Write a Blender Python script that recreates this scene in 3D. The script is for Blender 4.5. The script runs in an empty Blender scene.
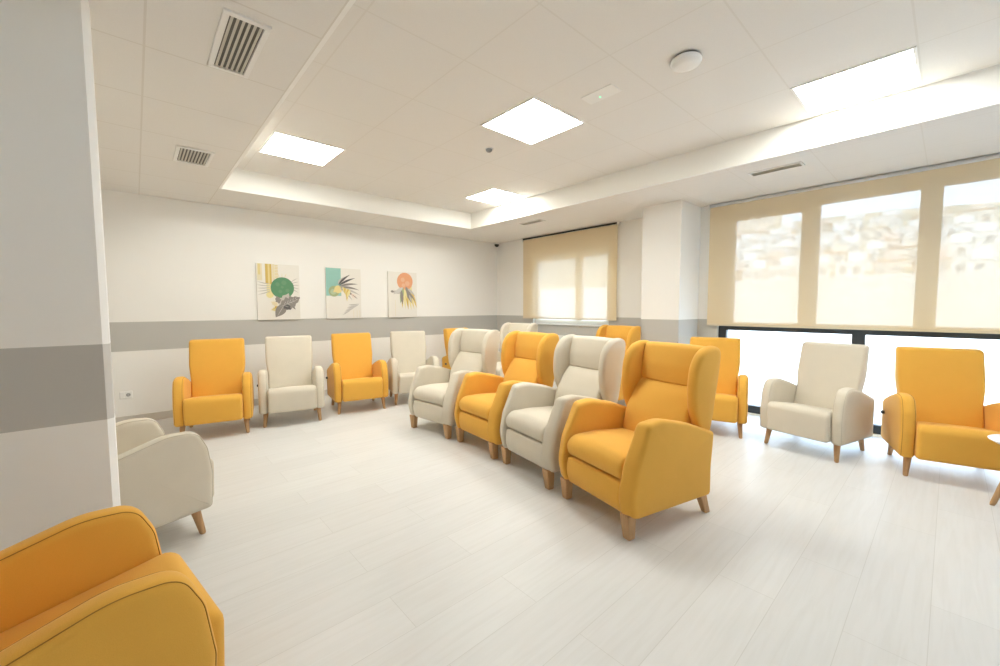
import bpy, bmesh, math, random
from mathutils import Vector, Matrix
random.seed(4)
PI = math.pi
COL = bpy.context.scene.collection

# ------------------------------------------------------------------ materials
def mat(name, col=(.8, .8, .8), rough=.6, metal=0.0, spec=.5, sheen=0.0):
    m = bpy.data.materials.new(name); m.use_nodes = True
    b = m.node_tree.nodes['Principled BSDF']
    b.inputs['Base Color'].default_value = (*col, 1)
    b.inputs['Roughness'].default_value = rough
    b.inputs['Metallic'].default_value = metal
    b.inputs['Specular IOR Level'].default_value = spec
    if sheen:
        b.inputs['Sheen Weight'].default_value = sheen
        b.inputs['Sheen Roughness'].default_value = .5
    return m

def N(m, t, **kw):
    n = m.node_tree.nodes.new(t)
    for k, v in kw.items():
        setattr(n, k, v)
    return n

def link(m, a, b):
    m.node_tree.links.new(a, b)

def val(m, op, a, b=None, c=None):
    n = N(m, 'ShaderNodeMath', operation=op)
    for i, x in enumerate((a, b, c)):
        if x is None: continue
        if isinstance(x, (int, float)): n.inputs[i].default_value = x
        else: link(m, x, n.inputs[i])
    return n.outputs[0]

def fabric(name, col):
    m = mat(name, col, .88, spec=.25, sheen=.12)
    b = m.node_tree.nodes['Principled BSDF']
    tc = N(m, 'ShaderNodeTexCoord')
    n1 = N(m, 'ShaderNodeTexNoise'); n1.inputs['Scale'].default_value = 420; n1.inputs['Detail'].default_value = 2
    n2 = N(m, 'ShaderNodeTexNoise'); n2.inputs['Scale'].default_value = 9; n2.inputs['Detail'].default_value = 3
    link(m, tc.outputs['Object'], n1.inputs['Vector']); link(m, tc.outputs['Object'], n2.inputs['Vector'])
    mx = N(m, 'ShaderNodeMix', data_type='RGBA')
    mx.inputs['A'].default_value = (*[c * .90 for c in col], 1)
    mx.inputs['B'].default_value = (*[min(1, c * 1.08) for c in col], 1)
    s = val(m, 'ADD', val(m, 'MULTIPLY', n1.outputs['Fac'], .6), val(m, 'MULTIPLY', n2.outputs['Fac'], .4))
    link(m, s, mx.inputs['Factor']); link(m, mx.outputs['Result'], b.inputs['Base Color'])
    bp = N(m, 'ShaderNodeBump'); bp.inputs['Strength'].default_value = .25; bp.inputs['Distance'].default_value = .002
    link(m, n1.outputs['Fac'], bp.inputs['Height']); link(m, bp.outputs['Normal'], b.inputs['Normal'])
    return m

def wood(name, col):
    m = mat(name, col, .5, spec=.4)
    b = m.node_tree.nodes['Principled BSDF']
    tc = N(m, 'ShaderNodeTexCoord'); mp = N(m, 'ShaderNodeMapping'); mp.inputs['Scale'].default_value = (60, 60, 6)
    n1 = N(m, 'ShaderNodeTexNoise'); n1.inputs['Scale'].default_value = 1.5; n1.inputs['Detail'].default_value = 4
    link(m, tc.outputs['Object'], mp.inputs['Vector']); link(m, mp.outputs['Vector'], n1.inputs['Vector'])
    mx = N(m, 'ShaderNodeMix', data_type='RGBA')
    mx.inputs['A'].default_value = (*[c * .75 for c in col], 1); mx.inputs['B'].default_value = (*[c * 1.2 for c in col], 1)
    link(m, n1.outputs['Fac'], mx.inputs['Factor']); link(m, mx.outputs['Result'], b.inputs['Base Color'])
    return m

def band_wall(name, white, grey, z0, z1):
    """white plaster wall with a painted grey dado band between z0 and z1"""
    m = mat(name, white, .7, spec=.25)
    b = m.node_tree.nodes['Principled BSDF']
    g = N(m, 'ShaderNodeNewGeometry'); sp = N(m, 'ShaderNodeSeparateXYZ'); link(m, g.outputs['Position'], sp.inputs[0])
    f = val(m, 'MULTIPLY', val(m, 'GREATER_THAN', sp.outputs['Z'], z0), val(m, 'LESS_THAN', sp.outputs['Z'], z1))
    mx = N(m, 'ShaderNodeMix', data_type='RGBA')
    mx.inputs['A'].default_value = (*white, 1); mx.inputs['B'].default_value = (*grey, 1)
    link(m, f, mx.inputs['Factor']); link(m, mx.outputs['Result'], b.inputs['Base Color'])
    n = N(m, 'ShaderNodeTexNoise'); n.inputs['Scale'].default_value = 90; n.inputs['Detail'].default_value = 3
    link(m, g.outputs['Position'], n.inputs['Vector'])
    bp = N(m, 'ShaderNodeBump'); bp.inputs['Strength'].default_value = .06; bp.inputs['Distance'].default_value = .003
    link(m, n.outputs['Fac'], bp.inputs['Height']); link(m, bp.outputs['Normal'], b.inputs['Normal'])
    return m

def tile_mat(name, col, jcol, ox, oy, pitch, w):
    m = mat(name, col, .85, spec=.15)
    b = m.node_tree.nodes['Principled BSDF']
    g = N(m, 'ShaderNodeNewGeometry'); sp = N(m, 'ShaderNodeSeparateXYZ'); link(m, g.outputs['Position'], sp.inputs[0])
    def joint(s, o):
        q = val(m, 'ABSOLUTE', val(m, 'SUBTRACT', val(m, 'FRACT', val(m, 'ADD', val(m, 'DIVIDE', val(m, 'SUBTRACT', s, o), pitch), 20.5)), .5))
        return val(m, 'LESS_THAN', q, w / pitch / 2)
    f = val(m, 'MAXIMUM', joint(sp.outputs['X'], ox), joint(sp.outputs['Y'], oy))
    n = N(m, 'ShaderNodeTexNoise'); n.inputs['Scale'].default_value = 160; n.inputs['Detail'].default_value = 2
    link(m, g.outputs['Position'], n.inputs['Vector'])
    mx0 = N(m, 'ShaderNodeMix', data_type='RGBA')
    mx0.inputs['A'].default_value = (*[c * .96 for c in col], 1); mx0.inputs['B'].default_value = (*[c * 1.03 for c in col], 1)
    link(m, n.outputs['Fac'], mx0.inputs['Factor'])
    mx = N(m, 'ShaderNodeMix', data_type='RGBA'); mx.inputs['B'].default_value = (*jcol, 1)
    link(m, mx0.outputs['Result'], mx.inputs['A']); link(m, f, mx.inputs['Factor']); link(m, mx.outputs['Result'], b.inputs['Base Color'])
    return m

def floor_mat():
    m = mat('whitewashed_planks', (.7, .68, .65), .38, spec=.45)
    b = m.node_tree.nodes['Principled BSDF']
    g = N(m, 'ShaderNodeNewGeometry')
    br = N(m, 'ShaderNodeTexBrick'); br.offset = .37; br.offset_frequency = 2
    br.inputs['Scale'].default_value = 1.0
    br.inputs['Brick Width'].default_value = 1.30; br.inputs['Row Height'].default_value = .24
    br.inputs['Mortar Size'].default_value = .0016; br.inputs['Mortar Smooth'].default_value = .3; br.inputs['Bias'].default_value = 0
    br.inputs['Color1'].default_value = (.66, .65, .635, 1); br.inputs['Color2'].default_value = (.695, .685, .67, 1)
    br.inputs['Mortar'].default_value = (.57, .555, .53, 1)
    link(m, g.outputs['Position'], br.inputs['Vector'])
    mp = N(m, 'ShaderNodeMapping'); mp.inputs['Scale'].default_value = (1.6, 22, 1)
    link(m, g.outputs['Position'], mp.inputs['Vector'])
    n = N(m, 'ShaderNodeTexNoise'); n.inputs['Scale'].default_value = 1.6; n.inputs['Detail'].default_value = 6; n.inputs['Distortion'].default_value = .6
    link(m, mp.outputs['Vector'], n.inputs['Vector'])
    mx = N(m, 'ShaderNodeMix', data_type='RGBA', blend_type='MULTIPLY'); mx.inputs['Factor'].default_value = 1
    rp = N(m, 'ShaderNodeValToRGB')
    rp.color_ramp.elements[0].position = .3; rp.color_ramp.elements[0].color = (.945, .94, .93, 1)
    rp.color_ramp.elements[1].position = .6; rp.color_ramp.elements[1].color = (1.0, 1.0, 1.0, 1)
    link(m, n.outputs['Fac'], rp.inputs['Fac'])
    link(m, br.outputs['Color'], mx.inputs['A']); link(m, rp.outputs['Color'], mx.inputs['B'])
    link(m, mx.outputs['Result'], b.inputs['Base Color'])
    rr = val(m, 'ADD', val(m, 'MULTIPLY', n.outputs['Fac'], .15), .34)
    link(m, rr, b.inputs['Roughness'])
    return m

def emit(name, col, s):
    m = bpy.data.materials.new(name); m.use_nodes = True
    nt = m.node_tree; nt.nodes.clear()
    o = nt.nodes.new('ShaderNodeOutputMaterial'); e = nt.nodes.new('ShaderNodeEmission')
    e.inputs['Color'].default_value = (*col, 1); e.inputs['Strength'].default_value = s
    nt.links.new(e.outputs[0], o.inputs[0]); return m

def glass_mat():
    m = bpy.data.materials.new('window_glass'); m.use_nodes = True
    nt = m.node_tree; nt.nodes.clear()
    o = nt.nodes.new('ShaderNodeOutputMaterial'); mx = nt.nodes.new('ShaderNodeMixShader')
    t = nt.nodes.new('ShaderNodeBsdfTransparent'); t.inputs[0].default_value = (.96, .97, .97, 1)
    g = nt.nodes.new('ShaderNodeBsdfGlossy'); g.inputs['Roughness'].default_value = .02
    mx.inputs[0].default_value = .05
    nt.links.new(t.outputs[0], mx.inputs[1]); nt.links.new(g.outputs[0], mx.inputs[2]); nt.links.new(mx.outputs[0], o.inputs[0])
    return m

def blind_mat():
    """woven sunscreen fabric: part open weave, part light-scattering yarn"""
    m = bpy.data.materials.new('sunscreen_fabric'); m.use_nodes = True
    nt = m.node_tree; nt.nodes.clear()
    o = nt.nodes.new('ShaderNodeOutputMaterial')
    d = nt.nodes.new('ShaderNodeBsdfDiffuse'); d.inputs[0].default_value = (.80, .66, .44, 1)
    t = nt.nodes.new('ShaderNodeBsdfTranslucent'); t.inputs[0].default_value = (.80, .75, .66, 1)
    tr = nt.nodes.new('ShaderNodeBsdfTransparent'); tr.inputs[0].default_value = (1, .985, .965, 1)
    a = nt.nodes.new('ShaderNodeMixShader'); a.inputs[0].default_value = BL_TRANSLUCENT
    c = nt.nodes.new('ShaderNodeMixShader'); c.inputs[0].default_value = BL_OPEN
    nt.links.new(d.outputs[0], a.inputs[1]); nt.links.new(t.outputs[0], a.inputs[2])
    nt.links.new(a.outputs[0], c.inputs[1]); nt.links.new(tr.outputs[0], c.inputs[2]); nt.links.new(c.outputs[0], o.inputs[0])
    return m

BL_TRANSLUCENT, BL_OPEN = .05, .110
LIGHT, WORLD, SUN, EXPO = 13.5, 3.8, 2.4, 1.28

YEL = fabric('mustard_fabric', (.77, .412, .068))
BEI = fabric('beige_fabric', (.65, .59, .485))
PIPE_Y = mat('mustard_piping', (.36, .17, .02), .8)
PIPE_B = mat('beige_piping', (.50, .44, .34), .8)
OAK = wood('oak', (.50, .30, .145))
WHITE = mat('white_paint', (.80, .79, .76), .5, spec=.3)
PLAST = mat('white_plastic', (.82, .81, .79), .4)
TRIMW = mat('corner_trim', (.88, .87, .85), .35)
LIT_END = band_wall('lit_wall_end', (.90, .89, .87), (.62, .60, .57), .843, 1.180)  # wall colours made lighter: window light on the wall's end face, painted in
BASE = mat('baseboard_paint', (.62, .58, .52), .5)
BASEW = mat('baseboard_white', (.78, .76, .73), .5)
WALL = band_wall('wall_plaster', (.845, .83, .795), (.50, .49, .46), .843, 1.180)
CEIL_U = tile_mat('ceiling_tiles_tray', (.785, .765, .735), (.735, .71, .67), 1.63, .205, .648, .010)
CEIL_L = tile_mat('ceiling_tiles_low', (.785, .765, .735), (.70, .67, .625), .09, 2.77, .648, .010)
CEIL_R = tile_mat('ceiling_tiles_window_side', (.785, .765, .735), (.74, .715, .675), 5.03, .205, .648, .008)
PLASTER = mat('tray_plaster', (.82, .80, .75), .7, spec=.2)
FLOOR = floor_mat()
BLACK = mat('black_aluminium', (.022, .027, .033), .4, spec=.5)
ALU = mat('aluminium', (.62, .63, .65), .35, .7)
DARK = mat('dark_duct', (.14, .13, .115), .7)
SLOTB = mat('slot_duct', (.66, .63, .57), .7)
SLAT = mat('grille_slat', (.62, .59, .52), .5)
GLASS = glass_mat()
BLIND = blind_mat()
HEM = mat('blind_hem', (.66, .56, .40), .7)
PANEL = emit('led_panel', (.985, 1.0, .94), LIGHT)
LED = emit('green_led', (.2, 1, .45), 1.6)
KNOB = mat('black_plastic', (.03, .03, .03), .4)

# ------------------------------------------------------------------ helpers
def obj(name, bm, m, parent=None, smooth=True, auto=None):
    bmesh.ops.recalc_face_normals(bm, faces=bm.faces)
    me = bpy.data.meshes.new(name); bm.to_mesh(me); bm.free()
    for x in (m if isinstance(m, (list, tuple)) else [m]): me.materials.append(x)
    if smooth:
        for p in me.polygons: p.use_smooth = True
        if auto:
            me.set_sharp_from_angle(angle=math.radians(auto))
    o = bpy.data.objects.new(name, me); COL.objects.link(o)
    if parent: o.parent = parent
    return o

def thing(name, label, cat, loc=(0, 0, 0), rz=0, group=None):
    o = bpy.data.objects.new(name, None); COL.objects.link(o)
    o.empty_display_size = .1
    o.location = loc; o.rotation_euler = (0, 0, rz)
    o['label'] = label; o['category'] = cat
    if group: o['group'] = group
    return o

def tag(o, label, cat, group=None):
    o['label'] = label; o['category'] = cat
    if group: o['group'] = group
    return o

def struct(o):
    o['kind'] = 'structure'; return o

def add_box(bm, x0, y0, z0, x1, y1, z1, mi=0, bev=0):
    r = bmesh.ops.create_cube(bm, size=1)
    vs = r['verts']
    for v in vs:
        v.co = Vector(((x0 + x1) / 2 + v.co.x * (x1 - x0), (y0 + y1) / 2 + v.co.y * (y1 - y0), (z0 + z1) / 2 + v.co.z * (z1 - z0)))
    fs = set(f for v in vs for f in v.link_faces)
    for f in fs: f.material_index = mi
    if bev:
        es = list(set(e for v in vs for e in v.link_edges))
        bmesh.ops.bevel(bm, geom=es, offset=bev, segments=2, profile=.5, affect='EDGES')
    return bm

def box(*a, **k):
    return add_box(bmesh.new(), *a, **k)

def fillet(pts, n=6):
    """closed polygon of (u, v, radius) -> points with rounded corners"""
    out = []; k = len(pts)
    for i in range(k):
        p0 = Vector(pts[i - 1][:2]); p = Vector(pts[i][:2]); p1 = Vector(pts[(i + 1) % k][:2]); r = pts[i][2]
        if r <= 0: out.append(p); continue
        a = (p0 - p).normalized(); b = (p1 - p).normalized()
        ang = a.angle(b); t = min(r / math.tan(ang / 2), .49 * (p0 - p).length, .49 * (p1 - p).length); r = t * math.tan(ang / 2)
        bis = (a + b).normalized(); cen = p + bis * (r / math.sin(ang / 2))
        s = p + a * t; e = p + b * t
        a0 = math.atan2(s.y - cen.y, s.x - cen.x); a1 = math.atan2(e.y - cen.y, e.x - cen.x)
        d = (a1 - a0 + PI) % (2 * PI) - PI
        for j in range(n + 1):
            q = a0 + d * j / n; out.append(Vector((cen.x + r * math.cos(q), cen.y + r * math.sin(q))))
    return out

def spline(ctrl, n=6):
    """closed Catmull-Rom through control points; a point with a third value 0 is kept sharp-ish by doubling"""
    P = [Vector(p[:2]) for p in ctrl]; k = len(P); out = []
    for i in range(k):
        p0, p1, p2, p3 = P[i - 1], P[i], P[(i + 1) % k], P[(i + 2) % k]
        for j in range(n):
            t = j / n
            out.append(.5 * ((2 * p1) + (p2 - p0) * t + (2 * p0 - 5 * p1 + 4 * p2 - p3) * t * t + (3 * p1 - p0 - 3 * p2 + p3) * t ** 3))
    return out

def densify(P, step):
    out = []
    for i in range(len(P)):
        a, b = P[i], P[(i + 1) % len(P)]
        k = max(1, int(math.ceil((b - a).length / step)))
        for j in range(k): out.append(a.lerp(b, j / k))
    return out

def slab(prof, T, r, fn, crown=0.0, nr=4, nt=1, step=.06, caps=(True, True)):
    """prof: closed (u, v) outline, extruded along w from -T/2 to T/2 with rounded rims; fn(u, v, w) -> xyz"""
    P = densify(prof, step)
    area = sum(P[i].x * P[(i + 1) % len(P)].y - P[(i + 1) % len(P)].x * P[i].y for i in range(len(P)))
    if area < 0: P.reverse()
    k = len(P); nrm = []
    for i in range(k):
        e0 = (P[i] - P[i - 1]); e1 = (P[(i + 1) % k] - P[i])
        n0 = Vector((e0.y, -e0.x)); n1 = Vector((e1.y, -e1.x))
        if n0.length > 1e-9: n0.normalize()
        if n1.length > 1e-9: n1.normalize()
        n = n0 + n1
        if n.length < 1e-6: n = n0
        n.normalize(); n *= 1 / max(.6, n.dot(n0) if n0.length else 1); nrm.append(n)
    rings = []
    cen = sum(P, Vector((0, 0))) / k
    cr = [0, .35, .65, .85]
    for s in cr[1:]:
        rings.append([(cen.lerp(P[i] - nrm[i] * r, s), -T / 2 - crown * (1 - s * s)) for i in range(k)])
    for j in range(nr + 1):
        a = PI / 2 * j / nr
        rings.append([(P[i] - nrm[i] * r * (1 - math.sin(a)), -T / 2 + r * (1 - math.cos(a))) for i in range(k)])
    for j in range(1, nt):
        rings.append([(P[i], -T / 2 + r + (T - 2 * r) * j / nt) for i in range(k)])
    for j in range(nr, -1, -1):
        a = PI / 2 * j / nr
        rings.append([(P[i] - nrm[i] * r * (1 - math.sin(a)), T / 2 - r * (1 - math.cos(a))) for i in range(k)])
    for s in reversed(cr[1:]):
        rings.append([(cen.lerp(P[i] - nrm[i] * r, s), T / 2 + crown * (1 - s * s)) for i in range(k)])
    bm = bmesh.new()
    V = [[bm.verts.new(fn(p.x, p.y, w)) for p, w in ring] for ring in rings]
    for a, b in zip(V, V[1:]):
        for i in range(k):
            bm.faces.new((a[i], a[(i + 1) % k], b[(i + 1) % k], b[i]))
    for ring, w in ((V[0], -T / 2 - crown), (V[-1], T / 2 + crown)):
        c = bm.verts.new(fn(cen.x, cen.y, w))
        for i in range(k): bm.faces.new((ring[i], ring[(i + 1) % k], c))
    return bm

def lathe(prof, n=24, cx=0, cy=0):
    """prof: list of (radius, z)"""
    bm = bmesh.new(); rings = []
    for r, z in prof:
        if r < 1e-6: rings.append([bm.verts.new((cx, cy, z))])
        else: rings.append([bm.verts.new((cx + r * math.cos(2 * PI * i / n), cy + r * math.sin(2 * PI * i / n), z)) for i in range(n)])
    for a, b in zip(rings, rings[1:]):
        for i in range(n):
            j = (i + 1) % n
            if len(a) == 1 and len(b) == 1: continue
            if len(a) == 1: bm.faces.new((a[0], b[j], b[i]))
            elif len(b) == 1: bm.faces.new((a[i], a[j], b[0]))
            else: bm.faces.new((a[i], a[j], b[j], b[i]))
    return bm

def tube(path, rad, n=6, closed=True):
    bm = bmesh.new(); k = len(path); rings = []
    for i in range(k):
        t = (path[(i + 1) % k] - path[i - 1]) if closed else (path[min(k - 1, i + 1)] - path[max(0, i - 1)])
        t.normalize(); up = Vector((1, 0, 0)) if abs(t.x) < .9 else Vector((0, 0, 1))
        a = t.cross(up).normalized(); b = t.cross(a)
        rings.append([bm.verts.new(path[i] + rad * (a * math.cos(2 * PI * j / n) + b * math.sin(2 * PI * j / n))) for j in range(n)])
    for i in range(k if closed else k - 1):
        A, B = rings[i], rings[(i + 1) % k]
        for j in range(n): bm.faces.new((A[j], A[(j + 1) % n], B[(j + 1) % n], B[j]))
    return bm

def round_leg(top, bot, r0, r1, n=16):
    """tapered round leg from top centre to bottom centre"""
    bm = bmesh.new(); top = Vector(top); bot = Vector(bot)
    st = [(0, r0), (.5, (r0 + r1) / 2), (.96, r1 + .001), (1, r1 * .82)]
    rings = [[bm.verts.new(top.lerp(bot, t) + Vector((r * math.cos(2 * PI * i / n), r * math.sin(2 * PI * i / n), 0))) for i in range(n)] for t, r in st]
    for a, b in zip(rings, rings[1:]):
        for i in range(n): bm.faces.new((a[i], a[(i + 1) % n], b[(i + 1) % n], b[i]))
    bm.faces.new(rings[0]); bm.faces.new(rings[-1]); return bm

def square_leg(top, bot, w0, w1, d0, d1):
    bm = bmesh.new()
    def ring(c, w, d): return [bm.verts.new((c[0] + sx * w / 2, c[1] + sy * d / 2, c[2])) for sx, sy in ((-1, -1), (1, -1), (1, 1), (-1, 1))]
    a, b = ring(top, w0, d0), ring(bot, w1, d1)
    for i in range(4): bm.faces.new((a[i], a[(i + 1) % 4], b[(i + 1) % 4], b[i]))
    bm.faces.new(a); bm.faces.new(b)
    bmesh.ops.bevel(bm, geom=list(bm.edges), offset=.007, segments=2, profile=.5, affect='EDGES')
    return bm

def copy_tree(o, parent=None):
    c = o.copy(); COL.objects.link(c)
    if parent: c.parent = parent
    for ch in list(o.children): copy_tree(ch, c)
    return c

# ------------------------------------------------------------------ armchair (local: x across, y towards the back, z up; front of the arms at y = 0)
ARM = [(0.000, .155, .03), (-.012, .36, .10), (.010, .52, .16), (.060, .628, .085), (.20, .640, .25), (.42, .580, .3), (.655, .500, .05), (.645, .135, .04)]
def make_armchair(fab, pipe):
    t = thing('armchair', 'x', 'armchair')
    ap = fillet(ARM, 7)
    for s in (-1, 1):
        a = obj('arm', slab(ap, .092, .034, lambda u, v, w, s=s: (s * (.291 + w), u, v), crown=.004, nr=5), fab, t)
        for q in (-1, 1):
            path = [Vector((s * .291 + q * .0345, p.x, p.y)) for p in densify([Vector(p) for p in ap], .05)]
            k = len(path); c2 = []
            for i in range(k):
                tan = (path[(i + 1) % k] - path[i - 1]).normalized(); nn = Vector((0, tan.z, -tan.y))
                c2.append(path[i] + nn * .0080)
            obj('piping', tube(c2, .0016), pipe, a)
    seat = fillet([(-.048, .165, .03), (-.056, .445, .055), (.55, .350, .02), (.60, .165, .03)], 6)
    obj('seat', slab(seat, .498, .026, lambda u, v, w: (w, u, v + .004 * math.cos(PI * w / .52) * (1 if v > .3 and u > -.02 else 0)), crown=.003, nt=6), fab, t)
    bk = fillet([(.425, .33, .05), (.605, .972, .035), (.705, .994, .04), (.635, .45, .1), (.60, .165, .04), (.52, .165, .04)], 5)
    def wb(u, v, w):
        k = max(0, min(1, (v - .50) / .22)); k = k * k * (3 - 2 * k)
        return (w * (.925 + .075 * k), u, v)
    obj('backrest', slab(bk, .524, .026, wb, crown=.004, nt=4), fab, t)
    for sx in (-1, 1):
        obj('leg', round_leg((sx * .272, .075, .158), (sx * .285, .045, 0), .026, .0155), OAK, t)
        obj('leg', round_leg((sx * .265, .565, .15), (sx * .275, .60, 0), .026, .0155), OAK, t)
    b = lathe([(0, 0), (.016, .002), (.016, .016), (.012, .024), (0, .026)], 14)
    bmesh.ops.transform(b, matrix=Matrix.Translation((-.339, .52, .40)) @ Matrix.Rotation(-PI / 2, 4, 'Y'), verts=b.verts)
    obj('recline_knob', b, KNOB, t)
    return t

# ------------------------------------------------------------------ winged recliner (front feet at y = 0)
WARM = fillet([(-.030, .130, .05), (-.062, .270, .22), (-.028, .440, .30), (.078, .676, .045), (.20, .690, .25), (.42, .640, .40), (.672, .548, .022), (.648, .33, .50), (.664, .130, .03)], 6)
WING = spline([(.61, .52), (.545, .63), (.517, .74), (.516, .86), (.536, .965), (.590, 1.045), (.665, 1.082), (.745, 1.083), (.790, 1.045), (.780, .93), (.755, .80), (.715, .60), (.675, .505)], 4)
def make_recliner(fab, pipe):
    t = thing('wing_recliner', 'x', 'armchair')
    for s in (-1, 1):
        def fa(u, v, w, s=s):
            f = max(0, min(1, (.22 - u) / .30))     # the front edge sweeps back towards the outside
            o = .010 * math.sin(PI * min(1, max(0, (v - .13) / .56)))
            return (s * (.298 + w + o), u + f * (w / .05) * .022, v - (.008 - (w / .05) * .004) * max(0, (v - .4) / .28))
        obj('arm', slab(WARM, .098, .026, fa, crown=.008, nr=5, nt=2), fab, t)
        def fw(u, v, w, s=s):
            return (s * (.274 + w + (.76 - u) * .03), u, v)
        obj('wing', slab(WING, .074, .031, fw, crown=.006, nr=5, nt=2), fab, t)
    seat = fillet([(-.030, .330, .035), (-.058, .415, .07), (.01, .468, .10), (.20, .470, .3), (.50, .445, .03), (.50, .328, .02)], 6)
    obj('seat_cushion', slab(seat, .500, .022, lambda u, v, w: (w, u, v + .014 * math.cos(PI * w / .5) * max(0, min(1, (v - .36) / .10))), nt=6), fab, t)
    fr = fillet([(-.024, .135, .04), (-.055, .225, .2), (-.036, .322, .02), (.04, .322, .01), (.04, .125, .02)], 5)
    obj('footrest', slab(fr, .494, .016, lambda u, v, w: (w, u, v), nt=2), fab, t)
    obj('base', box(-.25, .04, .132, .25, .60, .33, bev=.01), fab, t)
    lum = fillet([(.46, .40, .04), (.505, .60, .25), (.600, .75, .2), (.652, .806, .014), (.74, .806, .01), (.66, .40, .04)], 6)
    def fl(u, v, w):
        k = math.cos(PI * w / .54); return (w, u - .030 * k * max(0, min(1, (.66 - u) / .08)), v + .008 * k * max(0, min(1, (v - .60) / .20)))
    obj('lumbar_cushion', slab(lum, .496, .020, fl, nt=8), fab, t)
    hd = fillet([(.650, .808, .014), (.655, .93, .2), (.690, 1.072, .040), (.770, 1.082, .03), (.745, .808, .01)], 6)
    def fh(u, v, w):
        k = math.cos(PI * w / .54); return (w * .99, u - .018 * k * max(0, min(1, (.72 - u) / .05)), v + .006 * k * max(0, min(1, (v - .90) / .16)))
    obj('head_cushion', slab(hd, .490, .018, fh, nt=8), fab, t)
    sh = fillet([(.56, .16, .03), (.62, .60, .1), (.715, .98, .1), (.745, 1.070, .03), (.792, 1.066, .03), (.764, .80, .2), (.690, .50, .2), (.640, .16, .03)], 5)
    obj('back_shell', slab(sh, .545, .025, lambda u, v, w: (w, u, v), crown=.01, nt=3), fab, t)
    for sx in (-1, 1):
        obj('leg', square_leg((sx * .283, -.012, .150), (sx * .287, -.004, 0), .070, .050, .070, .050), OAK, t)
        obj('leg', square_leg((sx * .292, .62, .150), (sx * .304, .672, 0), .050, .038, .062, .045), OAK, t)
    return t

AC = {'y': make_armchair(YEL, PIPE_Y), 'b': make_armchair(BEI, PIPE_B)}
WC = {'y': make_recliner(YEL, PIPE_Y), 'b': make_recliner(BEI, PIPE_B)}
used = set()
def place(kind, col, x, y, th, label, group):
    src = (AC if kind == 'arm' else WC)[col]
    key = (kind, col)
    o = src if key not in used else copy_tree(src)
    used.add(key)
    o.location = (x, y, 0); o.rotation_euler = (0, 0, th)
    o['label'] = label; o['category'] = 'armchair'; o['group'] = group
    return o

GA = 'low armchairs along the picture wall'
place('arm', 'y', .558, 5.017, -.206, 'mustard yellow armchair nearest the wall socket, first of the row under the pictures', GA)
place('arm', 'b', 1.295, 4.987, -.222, 'beige armchair below the green disc picture, between two yellow armchairs', GA)
place('arm', 'y', 2.124, 4.996, -.189, 'mustard yellow armchair below the picture with the teal block, between two beige armchairs', GA)
place('arm', 'b', 2.875, 4.932, -.331, 'beige armchair below the orange disc picture, partly behind the front beige recliner', GA)
place('arm', 'y', 4.215, 5.115, .10, 'mustard yellow armchair in the far corner, almost hidden behind the beige wing recliner', GA)
GB = 'low armchairs along the big window'
place('arm', 'b', 4.455, .888, -1.785, 'beige armchair in front of the black framed window', GB)
place('arm', 'y', 4.515, -.105, -1.315, 'mustard yellow armchair by the window, behind the small round table', GB)
place('arm', 'y', 4.415, 1.635, -1.261, 'mustard yellow armchair beside the white pillar and the window, behind the nearest recliner', GB)
GL = 'low armchairs on the left side'
place('arm', 'b', 0.20, 3.205, 1.875, 'beige armchair half hidden behind the end of the left wall', GL)
place('arm', 'y', .074, 1.675, 1.728, 'mustard yellow armchair in the near left foreground, cut by the picture edge', GL)
GW = 'wing recliners in the middle row'
place('wing', 'y', 2.141, 1.467, -1.804, 'mustard yellow wing recliner nearest the viewer, front of the middle row', GW)
place('wing', 'b', 2.276, 2.212, -1.741, 'beige wing recliner between the two yellow recliners of the middle row', GW)
place('wing', 'y', 2.343, 2.939, -1.66, 'mustard yellow wing recliner between the two beige recliners of the middle row', GW)
place('wing', 'b', 2.302, 3.674, -1.457, 'beige wing recliner at the far end of the middle row, nearest the pictures', GW)
GV = 'wing recliners along the far window wall'
place('wing', 'b', 3.99, 4.665, -1.50, 'beige wing recliner in front of the small window, only its top showing', GV)
place('wing', 'y', 4.37, 3.20, -1.72, 'mustard yellow wing recliner between the small window and the pillar', GV)

# ------------------------------------------------------------------ the room
XB, YA, ZC, ZU = 5.626, 6.3405, 2.6548, 2.914
SX, SY, SL = 4.258, 5.462, .7407
YN, XW, XL = -2.3, -1.3, -.55       # near wall, left wall by the camera, left wall beyond the return
struct(obj('floor', box(XW - .15, YN - .15, -.12, XB + .25, YA + .15, 0), FLOOR, smooth=False))

bm = bmesh.new()
add_box(bm, XW - .15, YN - .15, ZC, SL, YA + .15, ZU + .12, 0)                      # low left
add_box(bm, SL, SY, ZC, SX, YA + .15, ZU + .12, 0)                                  # low back
add_box(bm, SX, YN - .15, ZC, XB + .25, YA + .15, ZU + .12, 2)                      # low window side
add_box(bm, SL, YN - .15, ZU, SX, SY, ZU + .12, 1)                                  # raised tray
for f in bm.faces:                                                                  # plaster upstands of the tray
    c = f.calc_center_median(); f.normal_update()
    if abs(f.normal.z) < .5 and c.z > ZC and (abs(c.x - SL) < .01 or abs(c.x - SX) < .01 or abs(c.y - SY) < .01): f.material_index = 3
struct(obj('ceiling', bm, [CEIL_L, CEIL_U, CEIL_R, PLASTER], smooth=False))
bm = bmesh.new()
add_box(bm, SL, SY - .022, ZC + .001, SX, SY - .0005, ZC + .006); add_box(bm, SX - .022, YN, ZC + .001, SX - .0005, SY - .022, ZC + .006)
add_box(bm, SL + .0005, YN, ZC + .001, SL + .022, SY - .022, ZC + .006)
struct(obj('trim_1', bm, TRIMW, smooth=False))

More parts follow.
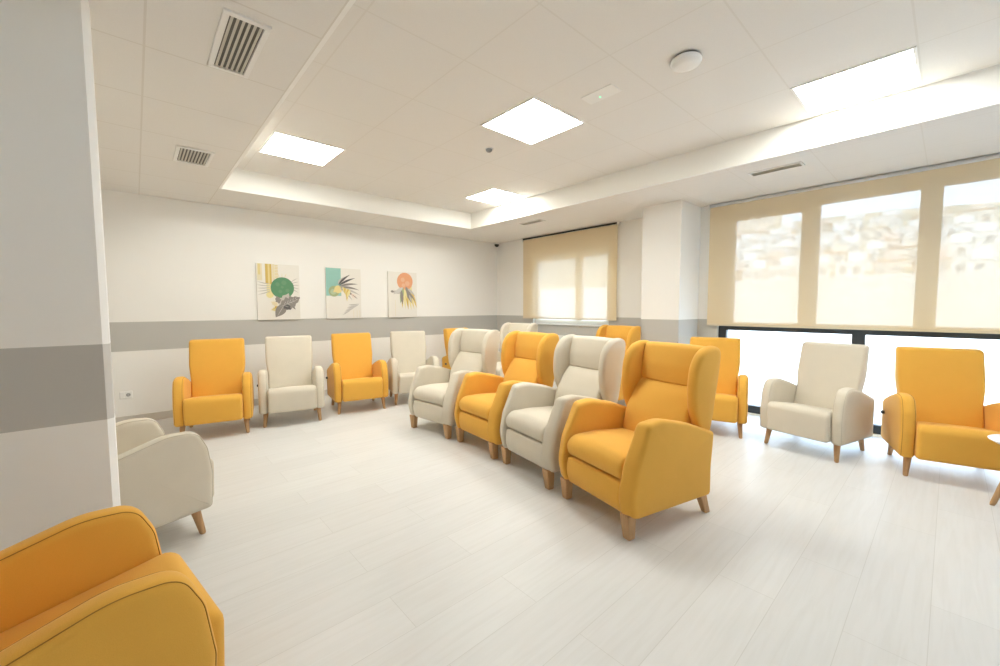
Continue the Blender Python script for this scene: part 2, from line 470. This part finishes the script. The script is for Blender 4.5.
struct(obj('wall_back', box(XW - .15, YA, 0, XB + .25, YA + .15, ZC), WALL, smooth=False))
struct(obj('wall_left', box(XL - .12, 2.62, 0, XL, YA, ZC), WALL, smooth=False))
struct(obj('wall_left_return', box(XW, 2.5, 0, -.1145, 2.62, ZC), WALL, smooth=False))
struct(obj('wall_left_near', box(XW - .15, YN, 0, XW, 2.62, ZC), WALL, smooth=False))
struct(obj('wall_near', box(XW - .15, YN - .15, 0, XB + .25, YN, ZC), WALL, smooth=False))
# right wall with two openings
W1 = (3.655, 5.31, 1.045, 2.262)      # small window y0, y1, z0, z1
W2 = (-2.05, 2.02, .02, 2.56)       # big window
bm = bmesh.new(); XO = XB + .22
add_box(bm, XB, W1[1], 0, XO, YA, ZC); add_box(bm, XB, W1[0], 0, XO, W1[1], W1[2]); add_box(bm, XB, W1[0], W1[3], XO, W1[1], ZC)
add_box(bm, XB, W2[1], 0, XO, W1[0], ZC); add_box(bm, XB, W2[0], W2[3], XO, W2[1], ZC); add_box(bm, XB, YN, 0, XO, W2[0], ZC)
add_box(bm, XB, W2[0], 0, XO, W2[1], W2[2])
struct(obj('wall_right', bm, WALL, smooth=False))
struct(obj('wall_pillar', box(5.05, 2.27, 0, XB, 2.785, ZC, bev=.006), WALL, smooth=False))
bm = bmesh.new()
pl = [(-.1145, 2.4995), (-.0925, 2.523), (-.0925, 2.6205), (-.1145, 2.6205)]
lo = [bm.verts.new((x, y, 0)) for x, y in pl]; hi = [bm.verts.new((x, y, ZC)) for x, y in pl]
for i in range(4): bm.faces.new((lo[i], lo[(i + 1) % 4], hi[(i + 1) % 4], hi[i]))
bm.faces.new(lo); bm.faces.new(hi)
struct(obj('wall_left_end', bm, LIT_END, smooth=False))  # chamfered to catch window light, stands in for the wall's lit end face
# baseboards
struct(obj('baseboard_back', box(XL, YA - .014, 0, XB, YA, .09), BASE, smooth=False))
struct(obj('baseboard_left', box(XL, 2.63, 0, XL + .014, YA - .014, .09), BASE, smooth=False))
bm = bmesh.new()
add_box(bm, XB - .014, W2[1], 0, XB, 2.27, .09); add_box(bm, XB - .014, 2.785, 0, XB, YA - .014, .09); add_box(bm, 5.036, 2.256, 0, 5.05, 2.785, .09)
add_box(bm, 5.05, 2.256, 0, XB - .014, 2.27, .09)
struct(obj('baseboard_right', bm, BASEW, smooth=False))

# ------------------------------------------------------------------ windows
def window(name, y0, y1, z0, z1, xc, muls, trans, m, fw=.07, extra=()):
    """frame with upright mullions (centre, width, z0, z1) and transoms (centre z, height)"""
    root = bpy.data.objects.new(name, None); COL.objects.link(root); root.location = (xc, (y0 + y1) / 2, z0); root['kind'] = 'structure'
    off = Vector(root.location)
    bm = bmesh.new(); d = .035
    def bar(ya, za, yb, zb): add_box(bm, -d, ya - off.y, za - off.z, d, yb - off.y, zb - off.z)
    bar(y0, z0, y1, z0 + fw); bar(y0, z1 - fw, y1, z1); bar(y0, z0 + fw, y0 + fw, z1 - fw); bar(y1 - fw, z0 + fw, y1, z1 - fw)
    for zc, hh in trans: bar(y0 + fw, zc - hh / 2, y1 - fw, zc + hh / 2)
    for yc, w, za, zb in muls: bar(yc - w / 2, za, yc + w / 2, zb)
    for ya, za, yb, zb in extra: bar(ya, za, yb, zb)
    obj('window_frame', bm, m, root, smooth=False)
    zs = [z0 + fw] + [v for zc, hh in sorted(trans) for v in (zc - hh / 2, zc + hh / 2)] + [z1 - fw]
    for i in range(0, len(zs), 2):
        za, zb = zs[i], zs[i + 1]
        ms = sorted((yc - w / 2, yc + w / 2) for yc, w, a, b in muls if a < (za + zb) / 2 < b)
        ys = [y0 + fw] + [v for p in ms for v in p] + [y1 - fw]
        for j in range(0, len(ys), 2):
            obj('pane', box(-.004, ys[j] - off.y, za - off.z, .004, ys[j + 1] - off.y, zb - off.z), GLASS, root, smooth=False)
    return root

ZT = 1.095                            # transom of the big window, just under the blind's edge
muls = [(1.8985, .065, ZT + .05, 2.47), (1.095, .165, ZT + .05, 2.47), (.168, .150, ZT + .05, 2.47), (-.735, .14, ZT + .05, 2.47), (-1.6, .14, ZT + .05, 2.47),
        (.640, .105, .12, ZT - .05), (-.70, .105, .12, ZT - .05)]
window('window_2', W2[0], W2[1], .02, 2.56, 5.70, muls, [(ZT, .10)], BLACK, fw=.09, extra=[(1.17, 2.42, 1.87, 2.471)])
window('window_1', W1[0], W1[1], W1[2], W1[3], 5.72, [(4.30, .13, 1.12, 2.19)], [], PLAST, fw=.075)
struct(obj('window_sill', box(XB - .03, W1[0] - .03, 1.022, 5.69, W1[1] + .03, 1.045, bev=.004), WHITE, smooth=False))

# ------------------------------------------------------------------ roller blinds
def blind(label, y0, y1, ztop, zbot, x, tube_r, tube_m, z_tube):
    t = thing('roller_blind', label, 'roller blind', (x, (y0 + y1) / 2, zbot), 0, 'roller blinds')
    L = y1 - y0
    bm = bmesh.new()                  # thin woven sheet with a faint sag
    n = 40; top = ztop - zbot
    vs = [[bm.verts.new((.006 * math.sin(PI * j / 12) * .4 + .0015 * math.sin(5 * i / n * PI), -L / 2 + L * i / n, top * j / 12)) for j in range(13)] for i in range(n + 1)]
    for i in range(n):
        for j in range(12): bm.faces.new((vs[i][j], vs[i + 1][j], vs[i + 1][j + 1], vs[i][j + 1]))
    obj('fabric', bm, BLIND, t)
    b = lathe([(0, -L / 2), (tube_r, -L / 2), (tube_r, L / 2), (0, L / 2)], 20)
    bmesh.ops.transform(b, matrix=Matrix.Translation((.0, 0, z_tube - zbot)) @ Matrix.Rotation(PI / 2, 4, 'X'), verts=b.verts)
    obj('roller_tube', b, tube_m, t, auto=40)
    obj('bottom_bar', box(-.006, -L / 2, -.012, .006, L / 2, .014, bev=.003), HEM, t, smooth=False)
    for s in (-1, 1):
        b = fillet([(-.03, -.035, .012), (.03, -.035, .012), (.03, .028, .004), (-.03, .028, .004)], 4)
        obj('bracket', slab(b, .012, .002, lambda u, v, w, s=s: (u, s * (L / 2 + .010) + w, v + z_tube - zbot), nr=1), PLAST, t, auto=40)
    return t
blind('wide beige roller blind over the big black framed window', -2.0, 2.135, 2.630, 1.112, 5.575, .021, ALU, 2.632)
blind('small beige roller blind over the window near the picture wall corner', 3.490, 5.535, 2.618, 1.140, 5.580, .013, KNOB, 2.636)

# ------------------------------------------------------------------ ceiling fixtures
PITCH = .648
def light(x, y, label, g='square ceiling lights'):
    t = thing('ceiling_light', label, 'ceiling light', (x, y, ZU), 0, g)
    a = .302; b = .318
    bm = bmesh.new()
    for s in (-1, 1):
        add_box(bm, s * a, -b, -.008, s * b, b, .0) if s > 0 else add_box(bm, -b, -b, -.008, -a, b, .0)
        add_box(bm, -a, a, -.008, a, b, 0) if s > 0 else add_box(bm, -a, -b, -.008, a, -a, 0)
    obj('frame', bm, PLAST, t, smooth=False)
    obj('diffuser', box(-a, -a, -.004, a, a, .0), PANEL, t, smooth=False)
    return t
def cx(i): return 1.63 + PITCH * (i + .5)
def cy(j): return .205 + PITCH * (j + .5)
light(cx(-1), cy(6), 'square ceiling light on the far left of the raised ceiling, near the vents')
light(cx(1), cy(3), 'square ceiling light in the middle of the raised ceiling, beside the motion detector')
light(cx(3), cy(6), 'square ceiling light at the far corner of the raised ceiling')
light(cx(3), cy(0), 'square ceiling light nearest the big window, upper right')

def grille(x0, x1, y0, y1, n, label):
    xc, yc = (x0 + x1) / 2, (y0 + y1) / 2
    t = thing('air_vent', label, 'vent', (xc, yc, ZC), 0, 'slatted vents in the low ceiling')
    a, b = (x1 - x0) / 2, (y1 - y0) / 2; f = .026
    bm = bmesh.new()
    add_box(bm, -a, -b, -.012, a, -b + f, 0, bev=.002); add_box(bm, -a, b - f, -.012, a, b, 0, bev=.002)
    add_box(bm, -a, -b + f, -.012, -a + f, b - f, 0, bev=.002); add_box(bm, a - f, -b + f, -.012, a, b - f, 0, bev=.002)
    obj('frame', bm, PLAST, t, smooth=False)
    obj('duct_backing', box(-a + f, -b + f, -.0015, a - f, b - f, 0), DARK, t, smooth=False)
    w = 2 * (a - f)
    for i in range(n):
        xx = -a + f + w * (i + .5) / n
        sl = box(-.0055, -b + f, -.0012, .0055, b - f, .0012)
        bmesh.ops.transform(sl, matrix=Matrix.Translation((xx, 0, -.0072)) @ Matrix.Rotation(math.radians(35), 4, 'Y'), verts=sl.verts)
        obj('slat', sl, SLAT, t, smooth=False)
    return t
grille(.345, .535, 2.190, 2.745, 6, 'long white slatted air vent in the low ceiling, nearest the viewer')
grille(.305, .560, 4.235, 4.675, 9, 'smaller white slatted air vent farther along the low ceiling')
def slot(x0, x1, y0, y1, label):
    xc, yc = (x0 + x1) / 2, (y0 + y1) / 2
    t = thing('slot_diffuser', label, 'vent', (xc, yc, ZC), 0, 'narrow vents above the windows')
    a, b = (x1 - x0) / 2, (y1 - y0) / 2; f = .018
    bm = bmesh.new()
    add_box(bm, -a, -b, -.010, a, -b + f, 0); add_box(bm, -a, b - f, -.010, a, b, 0); add_box(bm, -a, -b + f, -.010, -a + f, b - f, 0); add_box(bm, a - f, -b + f, -.010, a, b - f, 0)
    obj('frame', bm, PLAST, t, smooth=False)
    obj('duct_backing', box(-a + f, -b + f, -.001, a - f, b - f, 0), SLOTB, t, smooth=False)
    for i in range(4):
        xx = -a + f + 2 * (a - f) * (i + .5) / 4
        sl = box(-.007, -b + f, -.001, .007, b - f, .001)
        bmesh.ops.transform(sl, matrix=Matrix.Translation((xx, 0, -.006)) @ Matrix.Rotation(math.radians(-35), 4, 'Y'), verts=sl.verts)
        obj('slat', sl, SLAT, t, smooth=False)
slot(4.54, 4.68, .965, 1.400, 'narrow slot vent in the ceiling above the big window')
slot(4.54, 4.68, 4.17, 4.615, 'narrow slot vent in the ceiling above the small window')

t = thing('smoke_detector', 'round white smoke detector on the raised ceiling', 'smoke detector', (2.664, 1.194, ZU))
obj('body', lathe([(0, -.052), (.05, -.050), (.085, -.042), (.093, -.025), (.088, -.012)], 28), PLAST, t)
obj('mounting_ring', lathe([(.080, -.013), (.080, 0), (0, 0)], 28), DARK, t)
t = thing('emergency_light', 'flat white emergency light with green dot on the raised ceiling', 'emergency light', (2.632, 1.805, ZU))
obj('housing', box(-.07, -.135, -.006, .07, .135, 0, bev=.004), PLAST, t, smooth=False)
obj('indicator', lathe([(0, -.0095), (.006, -.0085), (.007, -.006)], 12, .02, .02), LED, t)
t = thing('motion_detector', 'tiny round motion detector on the raised ceiling beside the middle light', 'detector', (2.688, 3.147, ZU))
obj('collar', lathe([(.040, -.006), (.044, -.004), (.044, 0), (0, 0)], 20), PLAST, t)
obj('sensor', lathe([(0, -.035), (.018, -.031), (.030, -.020), (.032, -.004)], 20), mat('sensor_grey', (.24, .23, .22), .3), t)
t = thing('ceiling_camera', 'small black dome security camera in the ceiling corner', 'camera', (5.563, 6.278, ZC))
obj('base', lathe([(.055, -.028), (.060, -.022), (.060, 0), (0, 0)], 20), PLAST, t)
obj('dome', lathe([(0, -.080), (.022, -.076), (.040, -.060), (.048, -.035), (.046, -.027)], 20), KNOB, t)

t = thing('wall_socket', 'white wall socket with one round outlet, low on the picture wall', 'socket', (-.122, YA, .338))
pl = fillet([(-.056, -.042, .006), (.056, -.042, .006), (.056, .042, .006), (-.056, .042, .006)], 4)
obj('plate', slab(pl, .012, .004, lambda u, v, w: (u, w - .006, v), nr=2), PLAST, t, auto=40)
bm = box(-.050, -.0135, -.034, -.012, -.011, .034, bev=.001)
obj('blank_cover', bm, PLAST, t, smooth=False)
b = lathe([(0, .0015), (.0185, .0015), (.021, .0005), (.021, -.002)], 20)
bmesh.ops.transform(b, matrix=Matrix.Translation((.020, -.0125, 0)) @ Matrix.Rotation(PI / 2, 4, 'X'), verts=b.verts)
so = obj('outlet', b, mat('outlet_grey', (.42, .41, .39), .5), t, auto=40)
for q in (-1, 1):
    b = lathe([(0, 0), (.0028, 0), (.0028, -.002)], 8)
    bmesh.ops.transform(b, matrix=Matrix.Translation((.020 + q * .0095, -.0145, 0)) @ Matrix.Rotation(PI / 2, 4, 'X'), verts=b.verts)
    obj('pin_hole', b, KNOB, so)

# ------------------------------------------------------------------ pictures
PM = {k: mat('print_' + k, c, .7, spec=.2) for k, c in dict(gold=(.62, .44, .13), pale=(.72, .60, .28), cream=(.74, .66, .46), green=(.12, .27, .15), grey=(.28, .255, .235), lgrey=(.52, .49, .45),
      teal=(.30, .53, .47), sage=(.36, .42, .24), orange=(.74, .36, .20), ochre=(.68, .50, .16), dark=(.13, .125, .125), blush=(.76, .60, .50), lemon=(.76, .67, .34), moss=(.155, .30, .175), lgreen=(.44, .52, .34), mist=(.60, .58, .55), blush2=(.76, .44, .28)).items()}
PK = list(PM)
CANVAS = mat('canvas', (.78, .75, .69), .8, spec=.2)
class Art:
    """shapes printed on a canvas, in canvas coordinates: u 0..1 across, v 0..1 down"""
    def __init__(s, w, h): s.bm = bmesh.new(); s.w = w; s.h = h; s.k = 0; s.cols = []
    def poly(s, pts, col):
        s.k += 1; y = -.0003 - .00012 * s.k
        if col not in s.cols: s.cols.append(col)
        vs = [s.bm.verts.new(((min(.995, max(.005, u)) - .5) * s.w, y, (.5 - min(.995, max(.005, v))) * s.h)) for u, v in pts]
        cu = sum(p[0] for p in pts) / len(pts); cv = sum(p[1] for p in pts) / len(pts)
        c = s.bm.verts.new(((cu - .5) * s.w, y, (.5 - cv) * s.h))
        for i in range(len(vs)):
            f = s.bm.faces.new((vs[i], vs[(i + 1) % len(vs)], c)); f.material_index = s.cols.index(col)
    def rect(s, u0, v0, u1, v1, col): s.poly([(u0, v0), (u1, v0), (u1, v1), (u0, v1)], col)
    def disc(s, u, v, r, col, n=36): s.poly([(u + r * math.cos(2 * PI * i / n), v + r * s.w / s.h * math.sin(2 * PI * i / n)) for i in range(n)], col)
    def leaf(s, u, v, ang, L, W, col, bend=0.0, lobes=0):
        pts = []
        n = 18
        for side in (1, -1):
            rng = range(n + 1) if side == 1 else range(n - 1, 0, -1)
            for i in rng:
                t = i / n; wd = W * math.sin(PI * t ** .8) * side
                if lobes: wd *= (.62 + .38 * abs(math.cos(lobes * PI * t)))
                x = t * L; y = wd / 2 + bend * t * t
                pts.append((u + x * math.cos(ang) - y * math.sin(ang), v + (x * math.sin(ang) + y * math.cos(ang)) * s.w / s.h))
        s.poly(pts, col)
    def frond(s, u, v, ang, L, n, lw, col, spread=.9, ll=.16):
        for i in range(n):
            t = (i + 1) / n; px = u + L * t * math.cos(ang); py = v + L * t * math.sin(ang) * s.w / s.h
            for q in (-1, 1): s.leaf(px, py, ang + q * spread, ll * (1.15 - .6 * t), lw, col, bend=q * -.03)
        s.leaf(u, v, ang, L * 1.1, lw * .5, col)
def picture(x0, x1, z0, z1, art, label):
    w, h = x1 - x0, z1 - z0
    t = thing('canvas_picture', label, 'picture', ((x0 + x1) / 2, YA - .031, (z0 + z1) / 2), 0, 'canvas pictures on the back wall')
    obj('canvas', box(-w / 2, 0, -h / 2, w / 2, .0305, h / 2, bev=.003), CANVAS, t, smooth=False)
    a = Art(w, h); art(a)
    obj('print', a.bm, [PM[c] for c in a.cols], t, smooth=False)
def art_green(a):
    a.rect(.02, .0, .13, .30, 'cream'); a.rect(.04, .0, .09, .20, 'pale'); a.rect(.20, .0, .345, .36, 'gold'); a.rect(.26, .0, .30, .36, 'pale'); a.rect(.355, .0, .41, .30, 'cream')
    for k in range(9): a.rect(.415, .02 + .027 * k, .49, .035 + .027 * k, 'pale')
    a.rect(.22, .36, .34, .58, 'lemon'); a.disc(.29, .55, .085, 'lemon'); a.disc(.27, .50, .03, 'pale')
    for k in range(5):
        a.leaf(.30, .36 + .03 * k, PI + .05 - .14 * k, .30, .026, 'lgrey', .05)
        a.leaf(.78, .32 + .03 * k, -.75 + .26 * k, .22, .020, 'lgrey', .04)
    for k in range(3): a.leaf(.52 + .06 * k, .24, -1.9 + .35 * k, .12, .018, 'cream')
    a.disc(.585, .425, .275, 'green')
    for k, (u, v, r) in enumerate([(.47, .36, .05), (.62, .33, .06), (.70, .47, .05), (.53, .49, .045), (.58, .41, .035)]): a.disc(u, v, r, 'moss')
    a.leaf(.55, .80, -1.20, .44, .34, 'lgrey', .02, 4); a.leaf(.50, .70, -1.9, .20, .15, 'grey', 0, 3)
    a.leaf(.46, .74, -2.6, .18, .12, 'cream', 0, 3); a.leaf(.44, .80, 2.9, .14, .10, 'pale', 0, 2); a.leaf(.46, .76, 2.6, .10, .08, 'gold', 0, 2)
    a.leaf(.50, .77, -.42, .58, .34, 'grey', -.03, 5)
    a.leaf(.62, .72, 2.10, .40, .24, 'grey', .02, 0); a.leaf(.60, .72, .70, .22, .17, 'dark', 0, 3); a.leaf(.74, .68, .95, .24, .10, 'grey', 0, 2)
    for k in range(5):
        a.leaf(.60 + .07 * k, .74 - .03 * k, -1.1, .13 - .015 * k, .012, 'lgrey'); a.leaf(.60 + .07 * k, .74 - .03 * k, .35, .12 - .012 * k, .012, 'lgrey')
    a.leaf(.50, .77, -.42, .54, .014, 'lgrey'); a.leaf(.61, .73, 2.10, .37, .014, 'lgrey')
def art_teal(a):
    a.rect(.0, .0, .42, .55, 'teal'); a.disc(.22, .46, .15, 'sage'); a.disc(.34, .42, .11, 'pale'); a.disc(.20, .47, .08, 'lgreen')
    a.leaf(.20, .48, -.7, .30, .10, 'pale', .03)
    for k, (ang, L) in enumerate([(-1.30, .26), (-1.0, .44), (-.68, .52), (-.36, .54), (-.08, .56), (.14, .60), (.32, .56), (.5, .44)]):
        a.leaf(.34 + .01 * k, .32 + .014 * k, ang, L, .062, ('lgrey', 'dark', 'dark', 'grey', 'grey', 'lgrey', 'grey', 'lgrey')[k], .12)
    for k in range(7): a.leaf(.46 + .035 * k, .37 + .008 * k, 1.05 + .14 * k, .38 - .04 * abs(k - 3), .075, ('lemon', 'ochre', 'gold')[k % 3], .02)
    for k in range(5): a.leaf(.70, .50, .25 + .22 * k, .22, .012, 'blush', .03)
    for k in range(7): a.leaf(.44 + .03 * k, .93 - .035 * k, -.50 + .10 * k, .50 - .03 * k, .032, 'mist' if k % 2 else 'lgrey', -.06)
    for u in (.76, .86, .94): a.rect(u, .84, u + .01, .99, 'cream')
def art_orange(a):
    a.rect(.60, .20, .82, .42, 'lemon'); a.rect(.64, .30, .72, .42, 'pale'); a.disc(.575, .205, .275, 'orange')
    a.disc(.50, .17, .07, 'blush2'); a.disc(.66, .25, .08, 'blush2'); a.disc(.52, .29, .06, 'blush2')
    a.leaf(.10, .44, .02, .44, .10, 'lgrey', .03); a.leaf(.08, .435, -.10, .12, .07, 'grey')
    for k in range(6): a.leaf(.48 + .06 * k, .38, 1.55 - .07 * k, .68 - .03 * abs(k - 3), .085, ('ochre', 'lemon', 'gold', 'lemon', 'pale', 'ochre')[k], .02)
    a.leaf(.50, .33, 1.72, .52, .13, 'sage', .02); a.leaf(.60, .32, 1.15, .56, .16, 'grey', .03); a.leaf(.50, .34, 2.5, .40, .12, 'mist', .02)
    a.leaf(.66, .36, .62, .36, .075, 'lgrey', .03); a.leaf(.68, .42, .85, .42, .06, 'grey', .02); a.leaf(.44, .40, 1.45, .46, .10, 'grey', .02); a.leaf(.72, .50, 1.2, .26, .05, 'lgrey', .02)
    a.leaf(.56, .36, 1.3, .40, .05, 'lemon', .02)
    a.rect(.23, .62, .24, .97, 'cream')
picture(1.237, 1.780, 1.174, 1.948, art_green, 'canvas picture with a dark green disc and grey leaf, leftmost on the back wall')
picture(2.148, 2.692, 1.174, 1.948, art_teal, 'canvas picture with a teal block and palm fronds, middle of the back wall')
picture(3.160, 3.704, 1.174, 1.948, art_orange, 'canvas picture with an orange disc, rightmost on the back wall')

# ------------------------------------------------------------------ side table
TZ, TX, TY, TR = .455, 4.275, -.425, .22
t = thing('side_table', 'small round white topped table with splayed wooden legs at the right edge', 'side table', (TX, TY, 0))
obj('table_top', lathe([(0, TZ - .022), (TR - .03, TZ - .022), (TR - .003, TZ - .006), (TR, TZ - .002), (TR - .002, TZ), (0, TZ)], 48), mat('table_laminate', (.78, .77, .77), .3), t, auto=30)
obj('apron', lathe([(0, TZ - .04), (.11, TZ - .04), (.12, TZ - .022), (0, TZ - .022)], 32), OAK, t, auto=30)
a0 = math.atan2(.179, -.028); r = .181
for k in range(3):
    a = a0 + 2 * PI * k / 3
    obj('leg', round_leg((.075 * math.cos(a), .075 * math.sin(a), TZ - .03), (r * math.cos(a), r * math.sin(a), 0), .021, .014), OAK, t)

# ------------------------------------------------------------------ outside
STUCCO = mat('terrace_stucco', (.76, .73, .69), .8)
PAVE = mat('terrace_paving', (.80, .80, .78), .8)
def hill_mat():
    m = mat('dry_hillside', (.45, .38, .27), .9, spec=.1); b = m.node_tree.nodes['Principled BSDF']
    g = N(m, 'ShaderNodeNewGeometry'); n = N(m, 'ShaderNodeTexNoise'); n.inputs['Scale'].default_value = .18; n.inputs['Detail'].default_value = 5
    link(m, g.outputs['Position'], n.inputs['Vector'])
    rp = N(m, 'ShaderNodeValToRGB'); rp.color_ramp.elements[0].position = .4; rp.color_ramp.elements[1].position = .62
    rp.color_ramp.elements[0].color = (.38, .36, .27, 1); rp.color_ramp.elements[1].color = (.56, .48, .37, 1)
    link(m, n.outputs['Fac'], rp.inputs['Fac']); link(m, rp.outputs['Color'], b.inputs['Base Color']); return m
HILL = hill_mat()
struct(obj('terrace', box(XB + .25, -8, -.25, 9.0, 16, -.05), PAVE, smooth=False))
struct(obj('terrace_parapet', box(9.0, -14, -.25, 9.2, 24, 1.86, bev=.01), STUCCO, smooth=False))
def hz(x, y):
    k = max(0, min(1, (x - 30) / 185)); k = k * k * (3 - 2 * k)
    ridge = 33.5 + 1.6 * math.sin(y * .021 + .4) + 1.2 * math.sin(y * .055)
    return -3.0 + (ridge + 3.0) * k + .4 * math.sin(x * .15 + y * .08) * min(1, k * 4)
bm = bmesh.new(); nx, ny = 46, 110; gv = []
for i in range(nx + 1):
    x = 10 + 225 * i / nx; gv.append([bm.verts.new((x, -200 + 600 * j / ny, hz(x, -200 + 600 * j / ny) if x < 230 else -4)) for j in range(ny + 1)])
for i in range(nx):
    for j in range(ny): bm.faces.new((gv[i][j], gv[i + 1][j], gv[i + 1][j + 1], gv[i][j + 1]))
struct(obj('hillside', bm, HILL))
HW = [mat('house_white', (.80, .79, .77), .8), mat('house_cream', (.74, .68, .60), .8), mat('house_rose', (.72, .60, .54), .8)]
RT = mat('roof_tile', (.52, .30, .21), .85); WN = mat('house_window', (.34, .35, .37), .4)
def house(x, y, w, d, hh, k, label):
    z = hz(x, y) - .8
    t = thing('house', label, 'house', (x, y, z), random.uniform(-.2, .2), 'houses on the hillside')
    bm = box(-d / 2, -w / 2, 0, d / 2, w / 2, hh + .8); add_box(bm, -d / 2 + d * .45, -w / 2, hh + .8, d / 2, w * .1, hh + 2.6)
    obj('walls', bm, HW[k], t, smooth=False)
    bm = bmesh.new()
    add_box(bm, -d / 2 - .15, -w / 2 - .15, hh + .8, d / 2 + .05, w / 2 + .15, hh + 1.0)
    obj('roof', bm, RT if k else HW[0], t, smooth=False)
    for j in range(max(2, int(w / 2.2))):
        yy = -w / 2 + w * (j + .5) / max(2, int(w / 2.2))
        obj('window', box(-d / 2 - .05, yy - .45, 1.6, -d / 2 + .05, yy + .45, 2.9), WN, t, smooth=False)
spots = []
rows = [(85, 2.6), (96, 2.7), (107, 2.8), (118, 2.9), (129, 3.0)]
words = ['lowest', 'second', 'third', 'fourth', 'topmost']
for ri, (x, hh) in enumerate(rows):
    for ci in range(8):
        yy = x * (-.020 + .051 * ci) + random.uniform(-.4, .4) + (ri % 2) * x * .02
        k = random.choice((0, 0, 0, 1, 2)); w = x * .051 * random.uniform(.66, .78)
        house(x + random.uniform(-1.0, 1.0), yy, w, 6, hh, k,
              '%s house in the %s hillside row, %s from the right, behind the blind' % (('white', 'cream', 'rose')[k], words[ri], ('first', 'second', 'third', 'fourth', 'fifth', 'sixth', 'seventh', 'eighth')[ci]))
house(186, 62, 32, 10, 4.6, 1, 'long cream house on top of the ridge behind the blind')

# ------------------------------------------------------------------ light and camera
w = bpy.data.worlds.new('World'); bpy.context.scene.world = w; w.use_nodes = True
bg = w.node_tree.nodes['Background']; bg.inputs['Color'].default_value = (.53, .735, 1.0, 1); bg.inputs['Strength'].default_value = WORLD
s = bpy.data.lights.new('sun', 'SUN'); s.energy = SUN; s.angle = math.radians(1); s.color = (1, .95, .87)
so = bpy.data.objects.new('sun', s); COL.objects.link(so)
so.rotation_euler = Vector((.62, .25, -.80)).to_track_quat('-Z', 'Y').to_euler()

cam = bpy.data.cameras.new('camera'); co = bpy.data.objects.new('camera', cam); COL.objects.link(co)
cam.sensor_width = 36; cam.lens = 404.83 / 1000 * 36; cam.clip_start = .02; cam.clip_end = 500
fw = Vector((.66733638, .7421145, -.06267561)); rt = Vector((.7434906, -.66874337, -.00200746)); up = Vector((.04340367, .04525907, .99803193))
M = Matrix((rt, up, -fw)).transposed().to_4x4(); M.translation = (0, 0, 1.338)
co.matrix_world = M
sc = bpy.context.scene; sc.camera = co
sc.view_settings.view_transform = 'Standard'; sc.view_settings.look = 'None'; sc.view_settings.gamma = 1
sc.view_settings.use_curve_mapping = False; sc.view_settings.exposure = EXPO
sc.cycles.use_denoising = True
sc.cycles.max_bounces = 14; sc.cycles.diffuse_bounces = 8; sc.cycles.transparent_max_bounces = 12
sc.cycles.sample_clamp_indirect = 8
